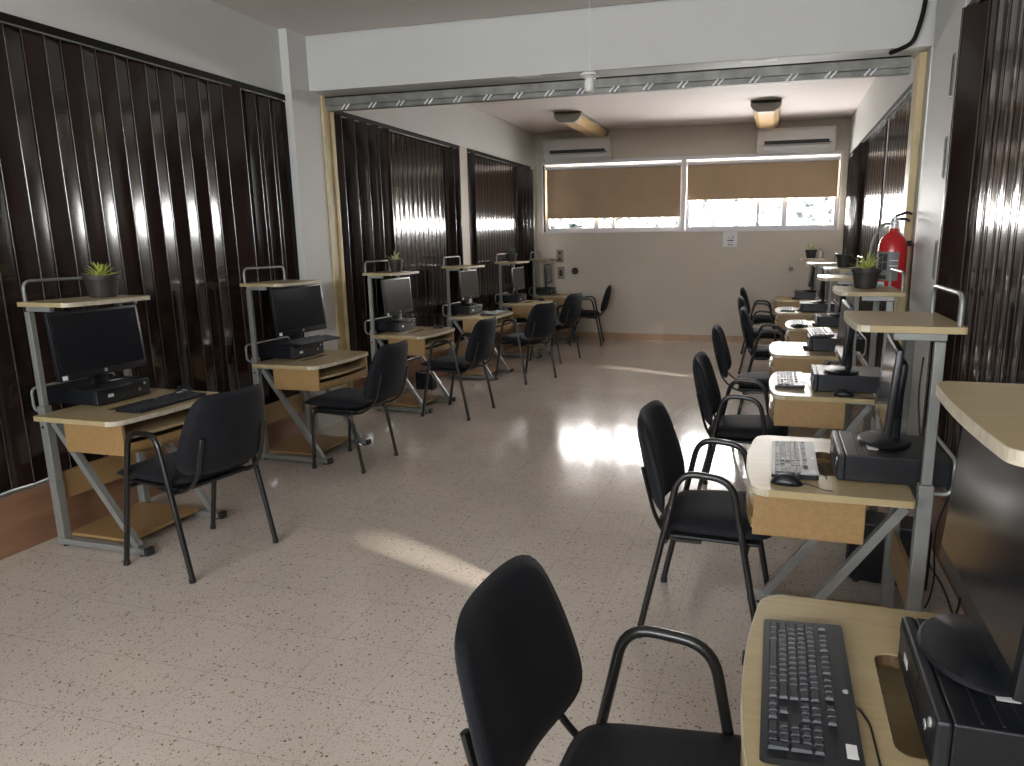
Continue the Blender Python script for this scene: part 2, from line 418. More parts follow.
# --- overhead steel track and cream channel posts
t = thing('overhead_track', 'grey galvanised steel partition track running under the ceiling beam', 'track', (-1.4, 5.58, 2.64))
TL, TR_ = -2.24, 2.20
mb = MB().box((TL, -.045, .05), (TR_, -.035, .12)).box((TL, .035, .05), (TR_, .045, .12)).box((TL, -.045, .11), (TR_, .045, .12))
mb.build('rail', 'steel', t)
MB().box((TL, -.028, .012), (TR_, .028, .05), .003).build('lower_channel', 'steel', t)
for k in range(17):
    x = TL+.18+k*.25
    b = MB().bar((x-.025, -.05, .012), (x+.012, -.05, .052), .012, .006, (0, 1, 0)).bar((x+.012, -.05, .012), (x+.05, -.05, .052), .012, .006, (0, 1, 0))
    b.build('hanger_clip', 'sticker' if k % 3 == 0 else 'alu', t)
def channel(x, y, w, label, zt, hw=.03):
    t = thing('channel_post', label, 'post', (x, y, 0), 0, 'cream channel posts of the dividing partition')
    MB().box((-hw, -w/2, 0), (hw, -w/2+.03, zt), .006).build('outer_flange', 'channel', t)
    MB().box((-hw, -w/2+.03, 0), (hw*.3, w/2-.03, zt)).build('web', 'channel', t)
    MB().box((-hw, w/2-.03, 0), (hw, w/2, zt), .006).build('inner_flange', 'channel', t)
    return t
channel(-3.715, 5.645, .165, 'cream painted channel post standing against the left white column', 2.782)
channel(.874, 5.645, .18, 'cream painted channel post behind the fire extinguisher on the right', 2.782, .025)
# latch plates on the right column
for z0, z1, lb in ((2.32, 2.54, 'uppermost dark slotted latch plate on the right white column'), (1.90, 2.12, 'middle dark slotted latch plate on the right white column'), (1.35, 1.57, 'lowest dark slotted latch plate on the right white column')):
    t = thing('latch_plate', lb, 'latch plate', (.865, RC0+.14, z0), 0, 'latch plates on the right column')
    MB().box((-.006, -.022, 0), (-.0005, .022, z1-z0), .002).build('plate', 'steel', t)
    MB().box((-.008, -.010, .012), (-.0061, .012, z1-z0-.012)).build('slot', 'acslot', t)
o = MB().tube(fillet([(.84, 5.36, 3.199), (.82, 5.36, 2.95), (.78, 5.38, 2.80), (.70, 5.40, 2.768), (.66, 5.46, 2.768)], .1), .0145, 10).build('conduit', 'track', None, True)
tag(o, 'dark bent conduit where the beam meets the right column', 'conduit')
for x, y, w, lb in ((-1.83, 5.47, .2, 'short strip of pale tape under the beam left of the ceiling lampholder'), (-.17, 5.47, .24, 'strip of pale tape under the beam right of the ceiling lampholder')):
    o = MB().box((x-w/2, y-.04, 2.7815), (x+w/2, y+.04, 2.7848)).build('tape_strip', 'sticker'); tag(o, lb, 'tape', 'tape strips under the beam')

# --- lampholder on a cord
t = thing('pendant_lampholder', 'white porcelain lampholder hanging on a thin cord, without a bulb', 'lampholder', (-1.127, 4.5, 2.465))
MB().tube([(0, 0, .10), (.002, 0, .734)], .0025, 6).build('cord', 'porcelain', t, True)
MB().lathe([(.0, .112), (.012, .112), (.035, .108), (.054, .10), (.056, .088), (.035, .078), (.028, .068)][::-1], n=28).build('rose', 'porcelain', t, True)
MB().lathe([(.0, 0), (.026, 0), (.028, .008), (.032, .02), (.03, .05), (.024, .0685), (0, .069)], n=24).build('socket', 'porcelain', t, True)

# --- ceiling lights
def lamp(x, label, rz=0):
    t = thing('ceiling_light', label, 'ceiling light', (x, 10.55, ZC), rz, 'amber ceiling lights'); t.scale = (1.32, 1, 1.0)
    L2 = .85
    MB().box((-.13, -L2, -.035), (.13, L2, 0), .006).build('base_tray', 'lampmetal', t)
    prof = [(-.125, -.036), (-.115, -.085), (-.07, -.125), (.07, -.125), (.115, -.085), (.125, -.036)]
    MB().prism(prof, -L2+.07, L2-.07, axis='y').build('diffuser', 'amber', t)
    for s in (-1, 1):
        pr = [(-.14, -.001), (-.14, -.06), (-.118, -.1), (-.075, -.138), (.075, -.138), (.118, -.1), (.14, -.06), (.14, -.001)]
        MB().prism(pr, min(s*L2, s*(L2-.069)), max(s*L2, s*(L2-.069)), axis='y').build('end_cap', 'lampmetal', t)
lamp(-2.735, 'amber fluorescent ceiling light above the left air conditioner')
lamp(-.20, 'amber fluorescent ceiling light above the right air conditioner')

# --- air conditioners
def aircon(x, label):
    t = thing('air_conditioner', label, 'air conditioner', (x, YB, 2.79), 0, 'white wall air conditioners')
    prof = [(0, .02), (-.10, 0), (-.17, .05), (-.205, .12), (-.21, .30), (-.19, .335), (0, .335)]
    MB().prism([(p[0], p[1]) for p in prof], -.535, .535, axis='x').build('casing', 'ac', t)
    MB().box((-.43, -.2135, .115), (.45, -.204, .165), .003).build('air_slot', 'acslot', t)
    MB().bar((-.44, -.192, .068), (.45, -.192, .068), .006, .035, (0, -.45, 1)).build('louver', 'alu', t)
    MB().box((-.44, -.2125, .098), (.46, -.2, .104)).build('seam', 'plate', t)
    MB().box((.455, -.2125, .06+.05), (.475, -.2, .13)).build('display', 'acslot', t)
    return t
aircon(-3.03, 'white split air conditioner above the left roller blind')
aircon(.203, 'white split air conditioner above the right roller blind')

# --- things on the back wall
def wallplate(x, z, label, kind):
    t = thing('wall_plate', label, 'wall plate', (x, YB, z), 0, 'brown electrical plates beside the window')
    MB().box((-.058, -.012, -.1), (.058, 0, .1), .004).build('plate', 'plate', t)
    if kind: MB().box((-.025, -.017, -.05), (.025, -.0121, .05), .003).build('rocker', 'acslot', t)
    else:
        for zz in (-.045, .045): MB().lathe([(.0, 0), (.022, 0), (.022, .004), (0, .004)], n=18).xf(Matrix.Translation((0, -.0121, zz)) @ Matrix.Rotation(PI/2, 4, 'X')).build('outlet', 'acslot', t)
wallplate(-3.369, 1.335, 'upper brown socket plate under the left end of the window', 0)
wallplate(-3.354, 1.062, 'lower brown switch plate with dark centre under the left end of the window', 1)
t = thing('pipe_opening', 'round black pipe opening in the back wall beside the lower switch plate', 'wall opening', (-3.117, YB, 1.095))
MB().lathe([(0, 0), (.052, 0), (.056, .006), (.05, .01), (.04, .004), (0, .004)], n=24).xf(Matrix.Rotation(PI/2, 4, 'X')).build('collar', 'acslot', t, True)
t = thing('bare_outlet', 'bare wall outlet with splayed wire ends on the right part of the back wall', 'outlet', (.237, YB, 1.136))
MB().lathe([(0, 0), (.032, 0), (.034, .006), (0, .008)], n=18).xf(Matrix.Rotation(PI/2, 4, 'X')).build('socket', 'plate', t, True)
for k in range(7):
    a = k*2*PI/7+.2; l = .055+.025*((k*37) % 5)/5
    MB().tube([(0, -.008, 0), (math.cos(a)*l*.6, -.03, math.sin(a)*l*.6), (math.cos(a)*l, -.028, math.sin(a)*l-.01)], .0035, 5).build('wire', 'plate', t)
t = thing('paper_notice', 'white paper notice with black symbols taped under the back window', 'notice', (-.68, YB, 1.47))
MB().box((-.10, -.002, 0), (.115, -.0003, .225)).build('sheet', 'paper', t)
mb = MB(); mb.box((-.035, -.0032, .085), (.06, -.0021, .10)); mb.box((-.02, -.0032, .03), (.05, -.0021, .036)); mb.box((-.03, -.0032, .018), (.06, -.0021, .024)); mb.box((-.02, -.0032, .055), (.045, -.0021, .06))
mb.build('printed_lines', 'ink', t)
mb = MB(); mb.tube([(math.cos(a)*.03+.03, -.0026, math.sin(a)*.018+.14) for a in [x*.35-2.0 for x in range(12)]], .004, 6); mb.tube([(-.02, -.0026, .135), (-.005, -.0026, .14)], .007, 6)
mb.build('printed_symbol', 'ink', t)

# --- fire extinguisher
t = thing('fire_extinguisher', 'red fire extinguisher with black valve hanging at the right column', 'fire extinguisher', (.752, 5.33, 1.09))
R = .092
MB().lathe([(0, .15), (R*.93, .15), (R, .17), (R, .40), (R*.97, .44), (R*.84, .485), (R*.55, .52), (.03, .535), (.026, .555), (0, .556)], n=36).build('cylinder', 'red', t, True)
MB().lathe([(0, .555), (.022, .555), (.022, .575), (.03, .58), (.03, .60), (.018, .605), (.018, .63), (0, .632)], n=20).build('valve', 'silver', t, True)
MB().tube(fillet([(-.02, 0, .60), (0, 0, .632), (.07, -.0, .66), (.10, -.01, .645)], .03), .012, 8, .009).build('handle', 'blackrub', t, True)
MB().tube(fillet([(0, 0, .612), (.06, 0, .618), (.09, -.01, .60)], .03), .009, 8).build('carry_handle', 'blackrub', t, True)
MB().tube(fillet([(-.02, 0, .59), (-.07, -.01, .585), (-.125, -.02, .50), (-.145, -.02, .35), (-.15, -.02, .2)], .06), .009, 10).build('hose', 'steel', t, True)
def arcplate(a0, a1, z0, z1, r, n=10):
    mb = MB(); vs = []
    for k in range(n+1):
        a = math.radians(a0+(a1-a0)*k/n)
        vs.append([mb.bm.verts.new((math.cos(a)*rr, math.sin(a)*rr, z)) for rr, z in ((r, z0), (r, z1), (r-.003, z1), (r-.003, z0))])
    for p, q in zip(vs, vs[1:]):
        for i in range(4): mb.bm.faces.new((p[i], p[(i+1) % 4], q[(i+1) % 4], q[i]))
    mb.bm.faces.new(vs[0]); mb.bm.faces.new(vs[-1][::-1]); return mb
lab = arcplate(175, 290, .215, .405, R+.0015).build('instruction_label', 'label_dark', t, True, 'grey label with black pictogram boxes')
for i, (a, z) in enumerate([(206, .34), (228, .34), (206, .285), (228, .285), (234, .33), (234, .27)]):
    if i < 4: arcplate(a, a+18, z, z+.05, R+.003, 4).build('pictogram', 'ink', lab, True)
arcplate(255, 286, .345, .35, R+.003, 4).build('printed_line', 'sticker', lab, True)
arcplate(255, 286, .31, .315, R+.003, 4).build('printed_line', 'sticker', lab, True)
arcplate(200, 246, .225, .25, R+.003, 6).build('printed_line', 'ink', lab, True)
lab = arcplate(195, 240, .158, .207, R+.0015).build('inspection_label', 'sticker', t, True, 'white label with a teal band')
arcplate(200, 235, .176, .19, R+.003, 6).build('teal_band', 'teal', lab, True)
MB().box((.06, -.02, .44), (.1125, .02, .475), .003).build('wall_bracket', 'track', t)

# ------------------------------------------------------------------ desks
def desk_proto():
    t = thing('computer_desk', '', 'computer desk', group='beech computer desks with steel frames')
    SV = .262
    mb = MB().prism(rrect(.045, -.366, .56, .366, (.05, .012, .012, .05), 6, bow=.035), .715, .74, hole=rrect(.275, -.16, .34, .16, .03, 5)[::-1])
    top = mb.build('desktop', 'desk', t)
    MB().prism(rrect(.272, -.163, .343, .163, .031, 5), .7135, .738, hole=rrect(.277, -.158, .338, .158, .028, 5)[::-1]).build('cable_slot', 'hole', top)
    # white edging along the bowed front
    ol = rrect(.045, -.366, .56, .366, (.05, .012, .012, .05), 6, bow=.035)
    n6 = ol[21:]+ol[:7]                       # front corner, bow, front corner
    mb = MB(); vs = []
    for i, (x, y) in enumerate(n6):
        q = Vector((*n6[min(i+1, len(n6)-1)], 0))-Vector((*n6[max(i-1, 0)], 0)); nn = Vector((q.y, -q.x, 0)).normalized()
        a = Vector((x, y, 0))
        vs.append([mb.bm.verts.new(a+nn*dx+Vector((0, 0, z))) for dx, z in ((.0005, .7155), (.0025, .7155), (.0025, .7395), (.0005, .7395))])
    for p, q in zip(vs, vs[1:]):
        for i in range(4): mb.bm.faces.new((p[i], p[(i+1) % 4], q[(i+1) % 4], q[i]))
    mb.bm.faces.new(vs[0]); mb.bm.faces.new(vs[-1][::-1])
    mb.build('edging', 'edge', top)
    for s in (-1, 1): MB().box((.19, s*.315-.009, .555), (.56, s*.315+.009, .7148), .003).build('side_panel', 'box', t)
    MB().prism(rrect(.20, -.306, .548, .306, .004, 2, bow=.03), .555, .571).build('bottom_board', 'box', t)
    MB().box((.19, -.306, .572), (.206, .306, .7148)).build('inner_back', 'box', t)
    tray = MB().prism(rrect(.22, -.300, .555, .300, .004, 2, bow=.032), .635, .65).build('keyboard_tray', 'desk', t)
    for s in (-1, 1): MB().box((.215, s*.303-.003, .622), (.54, s*.303+.003, .6345)).build('slide', 'frame', tray)
    lip = MB(); pts = []
    for k in range(13):
        v = -.30+.6*k/12; pts.append((.549+.030*(1-(v/.306)**2), v))
    vs = [[lip.bm.verts.new((x+dx, y, z)) for dx, z in ((0, .572), (.014, .572), (.014, .612), (0, .612))] for x, y in pts]
    for p, q in zip(vs, vs[1:]):
        for i in range(4): lip.bm.faces.new((p[i], p[(i+1) % 4], q[(i+1) % 4], q[i]))
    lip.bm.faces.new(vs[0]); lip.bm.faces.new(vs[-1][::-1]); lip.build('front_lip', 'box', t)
    # steel side frames
    for s in (-1, 1):
        v = s*SV
        f = MB().box((-.03, v-.022, .012), (.555, v+.022, .045), .004).build('foot_bar', 'frame', t)
        MB().box((.55, v-.024, .008), (.575, v+.024, .048), .004).build('end_cap', 'cap', f)
        for u in (.01, .52): MB().lathe([(0, 0), (.016, 0), (.018, .006), (.018, .012), (0, .012)], (u, v, 0), 14).build('glide', 'cap', f)
        p = MB().box((-.022, v-.022, .0455), (.026, v+.022, .77), .004).build('lower_post', 'frame', t)
        MB().box((-.015, v-.014, .7705), (.018, v+.014, 1.255), .003).build('upper_post', 'frame', t)
        MB().lathe([(0, 0), (.007, 0), (.007, .006), (0, .006)], n=10).xf(Matrix.Translation((.0, v-.022, .66)) @ Matrix.Rotation(PI/2, 4, 'X')).build('bolt', 'cap', p)
        MB().bar((.06, v, .685), (.50, v, .045), .032, .032).build('diagonal_brace', 'frame', t)
        MB().box((.0265, v-.014, .688), (.18, v+.014, .7145), .003).build('top_bracket', 'frame', t)
        MB().box((-.02, s*.25-.012, 1.2555), (.14, s*.25+.012, 1.2795), .003).build('shelf_bracket', 'frame', t)
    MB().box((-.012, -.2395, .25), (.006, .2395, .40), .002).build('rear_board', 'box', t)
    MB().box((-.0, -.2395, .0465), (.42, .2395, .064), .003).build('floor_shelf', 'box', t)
    MB().bar((.0, -.2395, .67), (.0, .2395, .67), .02, .03).build('cross_bar', 'frame', t)
    sh = MB().prism(rrect(-.078, -.262, .25, .262, (.035, .01, .01, .035), 5, bow=.012), 1.28, 1.302).build('upper_shelf', 'desk', t)
    ol = rrect(-.078, -.262, .25, .262, (.035, .01, .01, .035), 5, bow=.012)
    fr = ol[18:]+ol[:6]; mb = MB(); vs = []
    for i, (x, y) in enumerate(fr):
        q = Vector((*fr[min(i+1, len(fr)-1)], 0))-Vector((*fr[max(i-1, 0)], 0)); nn = Vector((q.y, -q.x, 0)).normalized(); a = Vector((x, y, 0))
        vs.append([mb.bm.verts.new(a+nn*dx+Vector((0, 0, z))) for dx, z in ((.0003, 1.2803), (.0022, 1.2803), (.0022, 1.3017), (.0003, 1.3017))])
    for p, q in zip(vs, vs[1:]):
        for i in range(4): mb.bm.faces.new((p[i], p[(i+1) % 4], q[(i+1) % 4], q[i]))
    mb.bm.faces.new(vs[0]); mb.bm.faces.new(vs[-1][::-1]); mb.build('edging', 'edge', sh)
    MB().tube(fillet([(-.06, -.225, 1.3025), (-.06, -.225, 1.405), (-.06, .225, 1.405), (-.06, .225, 1.3025)], .045, 6), .008, 10).build('guard_rail', 'frame', t, True)
    MB().tube(fillet([(-.005, -.25, .735), (-.085, -.25, .735), (-.085, -.25, .855), (-.085, .25, .855), (-.085, .25, .735), (-.005, .25, .735)], .035, 5), .007, 8).build('rear_rail', 'frame', t, True)
    return t

LX = -3.603
LY = [3.016, 4.628, 6.254, 7.944, 9.61, 11.07]
RXP = [.575, .528, .598, .586, .728, .626, .597]
RY = [1.325, 2.824, 4.427, 5.898, 7.572, 9.089, 10.96]
ST = {}
for i, y in enumerate(LY): ST['L%d' % (i+1)] = (LX, y, 0.)
for i, (x, y) in enumerate(zip(RXP, RY)): ST['R%d' % (i+1)] = (x, y, PI)
where = {
    'L1': 'nearest in the left row, below the brown partition', 'L2': 'left of the white column with a bare shelf',
    'L3': 'just past the cream post, shelf holding a pale potted plant', 'L4': 'fourth along the left row, empty shelf in front of the partition gap',
    'L5': 'in the left row whose shelf holds a dark dim pot', 'L6': 'at the far end of the left row by the wall plates',
    'R1': 'in the right foreground corner, cut by the photo edge', 'R2': 'on the right with a bare shelf and a mouse, second nearest',
    'R3': 'on the right in front of the fire extinguisher, plant on its shelf', 'R4': 'fourth along the right row with an empty shelf',
    'R5': 'set back on the right, shelf holding a pot with sprout', 'R6': 'sixth along the right row, second before the back wall', 'R7': 'last of the right row, against the back wall'}
def W(st, u, v, z):
    x, y, r = ST[st]; s = 1 if r == 0 else -1
    return (x+s*u, y+s*v, z)
proto = None
for k in ST:
    x, y, r = ST[k]
    o = desk_proto() if proto is None else dup(proto)
    proto = proto or o
    o.location = (x, y, 0); o.rotation_euler = (0, 0, r); o['label'] = 'beech computer desk '+where[k]

# ------------------------------------------------------------------ chairs
def chair_proto(arms, bo):
    t = thing('visitor_chair', '', 'chair', group='black office chairs')
    HV = .255
    for s in (-1, 1):
        v = s*HV
        if arms:
            fr = MB().tube(fillet([(-.255, v, .004), (-.105, v*.97, .715), (.095, v*.97, .70), (.23, v, .004)], .075, 7), .0135, 10)
            fr.build('leg_frame', 'tube', t, True)
        else:
            v = s*.22
            MB().tube(fillet([(.20, v, .004), (.17, v, .425), (-.13, v, .415), (-.21, v, .004)], .05, 6), .0125, 10).build('leg_frame', 'tube', t, True)
        for u in ((-.255, .23) if arms else (-.21, .20)): MB().lathe([(0, 0), (.0155, 0), (.0155, .022), (0, .0225)], (u+(.004 if u < 0 else -.002), v, 0), 12).build('foot_cap', 'cap', t)
        MB().tube(fillet([(-.02, s*.2, .42), (-.17-bo*.4, s*.19, .412), (-.255-bo, s*.185, .50), (-.308-bo, s*.18, .70)], .07, 6), .012, 8, .0075).build('back_bracket', 'tube', t, True)
    vv = HV*.965 if arms else .22
    MB().tube([(-.155, -vv, .425), (-.155, vv, .425)], .011, 10).build('rear_crossbar', 'tube', t, True)
    MB().tube([(.155, -vv, .42), (.155, vv, .42)], .011, 10).build('front_crossbar', 'tube', t, True)
    MB().box((-.18, -.2, .424), (.20, .2, .437), .004).build('seat_board', 'cap', t)
    sp = MB().pad(.49, .46, .085, .05, shape=lambda x, y: (x, y*(1+.10*x/.23)), puff=.25)
    sp.xf(Matrix.Translation((.025, 0, .476)) @ Matrix.Rotation(math.radians(-2), 4, 'Y'))
    sp.build('seat', 'fabric', t, 'all')
    bp = MB().pad(.49, .41, .08, .06, shape=lambda x, y: (x, y*(1-.12*(x/.2)-.07*(x/.2)**2)), puff=.3)
    for v in bp.bm.verts: v.co.z += 1.0*v.co.y**2
    # local x -> up, z -> forward
    m = Matrix(((0, 0, 1, 0), (0, 1, 0, 0), (1, 0, 0, 0), (0, 0, 0, 1)))
    bp.xf(Matrix.Translation((-.305-bo, 0, .702)) @ Matrix.Rotation(math.radians(-13), 4, 'Y') @ m)
    bp.build('backrest', 'fabric', t, 'all')
    return t
protos = {('L', 1): (True, .025), ('R', 1): (True, -.045), ('1', 1): (True, 0.), ('L', 0): (False, .06), ('R', 0): (False, .05)}
used = {}
CH = [('L1', -2.807, 2.859, 171, 1, 'black armchair facing the nearest left desk with the succulent'),
      ('L2', -2.9, 4.478, 178.5, 0, 'black armless chair facing the left desk by the white column'),
      ('L3', -2.82, 6.11, 175.5, 1, 'black armchair facing the left desk with the pale plant'),
      ('L4', -2.75, 7.86, 156, 1, 'black armchair turned at an angle at the fourth left desk'),
      ('L5', -2.822, 9.29, 165, 1, 'black armchair at the left desk with the dim dark pot'),
      ('L6', -2.78, 10.88, 190, 1, 'black armchair at the far end of the left row under the window'),
      ('R1', -0.195, 1.245, -2, 1, 'large black armchair in the foreground cut by the bottom edge'),
      ('R2', -.195, 2.895, -3, 1, 'black armchair at the right desk with the mouse beside its keyboard'),
      ('R3', -0.13, 4.356, -2, 1, 'black armchair at the right desk before the fire extinguisher'),
      ('R4', -0.05, 5.9, 0, 0, 'black armless chair in the right row, fourth from the front'),
      ('R5', 0, 7.5, 0, 1, 'black armchair at the set-back right desk, front of three overlapping chairs'),
      ('R6', -0.095, 9, 0, 1, 'black armchair between two others at the sixth right desk'),
      ('R7', -0.14, 10.6, 0, 1, 'black armchair last in the right row, nearest the back wall')]
for st, x, y, r, arms, lb in CH:
    k = ('1' if st == 'R1' else st[0], arms)
    if k in used: o = dup(used[k])
    else: o = used[k] = chair_proto(*protos[k])
    o.location = (x, y, 0); o.rotation_euler = (0, 0, math.radians(r)); o['label'] = lb

# ------------------------------------------------------------------ computers, monitors, keyboards, mice
def text_mesh(body, size, name):
    cu = bpy.data.curves.new(name, 'FONT'); cu.body = body; cu.size = size; cu.align_x = 'CENTER'; cu.align_y = 'CENTER'; cu.extrude = .0003; cu.shear = .3
    ob = bpy.data.objects.new(name, cu); COL.objects.link(ob)
    me = bpy.data.meshes.new_from_object(ob.evaluated_get(bpy.context.evaluated_depsgraph_get())); bpy.data.objects.remove(ob); return me
LOGO = text_mesh('hp', .02, 'logo_letters'); LOGO.materials.append(M['ink'])
def badge(parent, loc, r, ry=PI/2):
    """round silver badge with slanted letters, facing +x"""
    b = MB().lathe([(0, 0), (r, 0), (r, .0015), (0, .0016)], n=20).xf(Matrix.Rotation(PI/2, 4, 'Y')).build('badge', 'silver', parent); b.location = loc
    l = bpy.data.objects.new('badge_letters', LOGO); COL.objects.link(l); l.parent = b
    l.rotation_euler = (PI/2, 0, PI/2); l.location = (.0022, 0, 0); s = r/.012; l.scale = (s, s, s)
    return b
def pc_proto():
    t = thing('desktop_computer', '', 'computer', group='flat black desktop computers')
    MB().box((-.19, -.17, .006), (.165, .17, .10), .004).build('case', 'plastic', t)
    f = MB().box((.1655, -.171, .005), (.19, .171, .101), .006).build('front_bezel', 'plastic2', t)
    MB().box((.1902, -.16, .066), (.1925, .03, .09), .001).build('optical_drive', 'plastic', f)
    MB().box((.1902, -.16, .012), (.1918, .16, .024), .0005).build('vent_slot', 'acslot', f)
    MB().lathe([(0, 0), (.008, 0), (.008, .003), (0, .003)], n=16).xf(Matrix.Translation((.1902, .135, .074)) @ Matrix.Rotation(PI/2, 4, 'Y')).build('power_button', 'silver', f)
    MB().box((.1902, -.105, .038), (.1908, -.07, .056)).build('sticker', 'sticker', f)
    badge(f, (.1902, .10, .045), .009)
    for k in range(3): MB().box((.06+k*.03, -.16, .1), (.065+k*.03, .16, .1022), .0008).build('top_rib', 'plastic2', t)
    for sx in (-.15, .13):
        for sy in (-.13, .13): MB().lathe([(0, 0), (.012, 0), (.012, .0062), (0, .0062)], (sx, sy, 0), 10).build('foot', 'cap', t)
    MB().box((.05, .02, .1022), (.085, .09, .1028)).build('top_sticker', 'sticker', t)
    return t
def monitor_proto():
    t = thing('monitor', '', 'monitor', group='black flat monitors')
    MB().lathe([(0, 0), (.12, 0), (.125, .004), (.118, .011), (.04, .018), (0, .018)], n=36, sx=.8, sy=1.08).build('base', 'plastic', t, True)
    MB().box((-.055, -.045, .0165), (-.02, .045, .26), .008).build('neck', 'plastic', t, True)
    tilt = Matrix.Translation((0, 0, .24)) @ Matrix.Rotation(math.radians(-4), 4, 'Y')
    pn = MB().box((-.012, -.258, -.168), (.012, .258, .168), .005).xf(tilt).build('panel', 'plastic', t, True)
    bk = MB().box((-.045, -.17, -.11), (-.0125, .17, .11), .014).xf(tilt).build('back_cover', 'plastic', t, True)
    MB().box((.0122, -.242, -.132), (.0132, .242, .153)).xf(tilt).build('screen', 'screen', pn)
    b = badge(pn, tilt @ Vector((.0122, 0, -.148)), .009); b.rotation_euler = (0, math.radians(-4), 0)
    MB().box((.0122, -.243, -.163), (.0128, -.215, -.142)).xf(tilt).build('sticker', 'sticker', pn, False, 'white inventory sticker')
    return t
def key_layout():
    """(x centre from top row, y centre, depth, width) of every key, y along the long side"""
    K = []; u = .0185; y0 = -.213
    def row(x, spec, y=y0):
        for w in spec:
            if w > 0: K.append((x, y+w*u/2, .0165, w*u-.0022))
            y += abs(w)*u
    row(-.045, [1]+[-.6]+[1]*4+[-.4]+[1]*4+[-.4]+[1]*4)
    row(-.033, [1]*13+[2]); row(-.0145, [1.5]+[1]*12+[1.5]); row(.004, [1.75]+[1]*11+[2.25])
    row(.0225, [2.25]+[1]*10+[2.75]); row(.041, [1.5, 1.25, 1.25, 6, 1.25, 1.25, 1.25, 1.25])
    yn = y0+15.35*u
    for x in (-.045, -.033, -.0145): row(x, [1, 1, 1], yn)
    row(.0225, [-1, 1], yn); row(.041, [1, 1, 1], yn)
    yp = yn+3.35*u
    for x, s in ((-.033, [1]*4), (-.0145, [1]*3), (.004, [1]*3), (.0225, [1]*3), (.041, [2, 1])): row(x, s, yp)
    K.append((-.005, yp+3.5*u, .035, u-.0022)); K.append((.032, yp+3.5*u, .035, u-.0022))
    return K
KL = [(x+.013 if x > -.044 else x, y, d, w) for x, y, d, w in key_layout()]
def keycap(mb, x, y, d, w, z=.0):
    vs = []
    for zz, k in ((0, 0), (.006, .0022)):
        for sx, sy in ((-1, -1), (1, -1), (1, 1), (-1, 1)): vs.append(mb.bm.verts.new((-x*1+sx*(d/2-k), y+sy*(w/2-k), zz+z)))
    for f in ((3, 2, 1, 0), (4, 5, 6, 7), (0, 1, 5, 4), (1, 2, 6, 5), (2, 3, 7, 6), (3, 0, 4, 7)): mb.bm.faces.new([vs[i] for i in f])
def kb_proto(single, cord=None):
    """+x faces the user: rows run along y"""
    t = thing('keyboard', '', 'keyboard', group='black keyboards')
    b = MB().prism(rrect(-.088, -.2275, .075, .2275, .01, 4), .003, .018).build('base', 'plastic', t)
    for v in b.data.vertices:
        if v.co.z > .01: v.co.z = .018-.05*v.co.x
    mb = MB().box((-.083, -.2, .0235), (-.079, .2, .0238)); mb.build('rear_strip', 'plastic2', t)
    shapes = {}
    if single:
        n = 0; rest = MB(); anyrest = False
        for (x, y, d, w) in KL:
            zt = .0172-.05*(-(-x)) if False else .0172-.05*x
            if n < 99:
                k = (round(d, 4), round(w, 4))
                if k not in shapes:
                    m1 = MB(); keycap(m1, 0, 0, d, w); o = m1.build('key', 'key', t); shapes[k] = o
                else:
                    o = shapes[k].copy(); COL.objects.link(o); o.parent = t
                o.location = (x, y, zt); o.rotation_euler = (0, math.radians(2.9), 0); n += 1
            else:
                keycap(rest, -x, y, d, w, zt); anyrest = True
        if anyrest:
            r = rest.build('remaining_keys', 'key', t); r['kind'] = 'stuff'
        else: rest.bm.free()
    else:
        mb = MB()
        for (x, y, d, w) in KL: keycap(mb, -x, y, d, w, .0172-.05*x)
        mb.build('keycaps', 'key', t)
    MB().lathe([(0, 0), (.006, 0), (.006, .0012), (0, .0013)], (-.075, .02, .0218), 14).build('badge', 'silver', t)
    MB().box((-.080, .17, .0216), (-.062, .205, .0225)).build('sticker', 'sticker', t, False, 'white inventory sticker')
    MB().tube(fillet([(-.086, .04, .012), (-.10, .045, .004), (-.112, .08, .003), (-.116, .20, .003)], .012), .0022, 6).build('cord', 'blackrub', t, True)
    return t
def mouse_proto():
    t = thing('mouse', '', 'mouse', group='black computer mice')
    mb = MB(); N = 12; rings = []
    for k in range(N+1):
        s = -1+2*k/N; w = .031*math.sqrt(max(0, 1-abs(s)**2.6))*(1+.1*s); h = .036*(1-abs(s)**2.4)*(1-.18*s)
        ring = []
        for j in range(11):
            a = PI*j/10; ring.append(mb.bm.verts.new((-s*.056, math.cos(a)*max(w, .002), .0008+math.sin(a)**.8*max(h, .001))))
        rings.append(ring)
    for a, b in zip(rings, rings[1:]):
        for j in range(10): mb.bm.faces.new((a[j], a[j+1], b[j+1], b[j]))
        mb.bm.faces.new((a[0], b[0], b[10], a[10]))
    mb.bm.faces.new(rings[0]); mb.bm.faces.new(rings[-1][::-1])
    mb.build('shell', 'plastic', t, 'all')
    MB().lathe([(0, -.004), (.008, -.004), (.009, 0), (.008, .004), (0, .004)], n=14).xf(Matrix.Translation((-.030, 0, .0265)) @ Matrix.Rotation(PI/2, 4, 'X')).build('scroll_wheel', 'plastic2', t, True)
    MB().tube(fillet([(-.054, 0, .006), (-.09, .01, .003), (-.12, .045, .003), (-.15, .05, .003)], .03), .0018, 6).build('cord', 'blackrub', t, True)
    return t
PROT = {}
def put(kind, mk, st, u, v, z, dr, label):
    o = mk() if kind not in PROT else dup(PROT[kind])
    PROT.setdefault(kind, o)
    x, y, r = ST[st]
    o.location = W(st, u, v, z); o.rotation_euler = (0, 0, r+math.radians(dr)); o['label'] = label
    return o
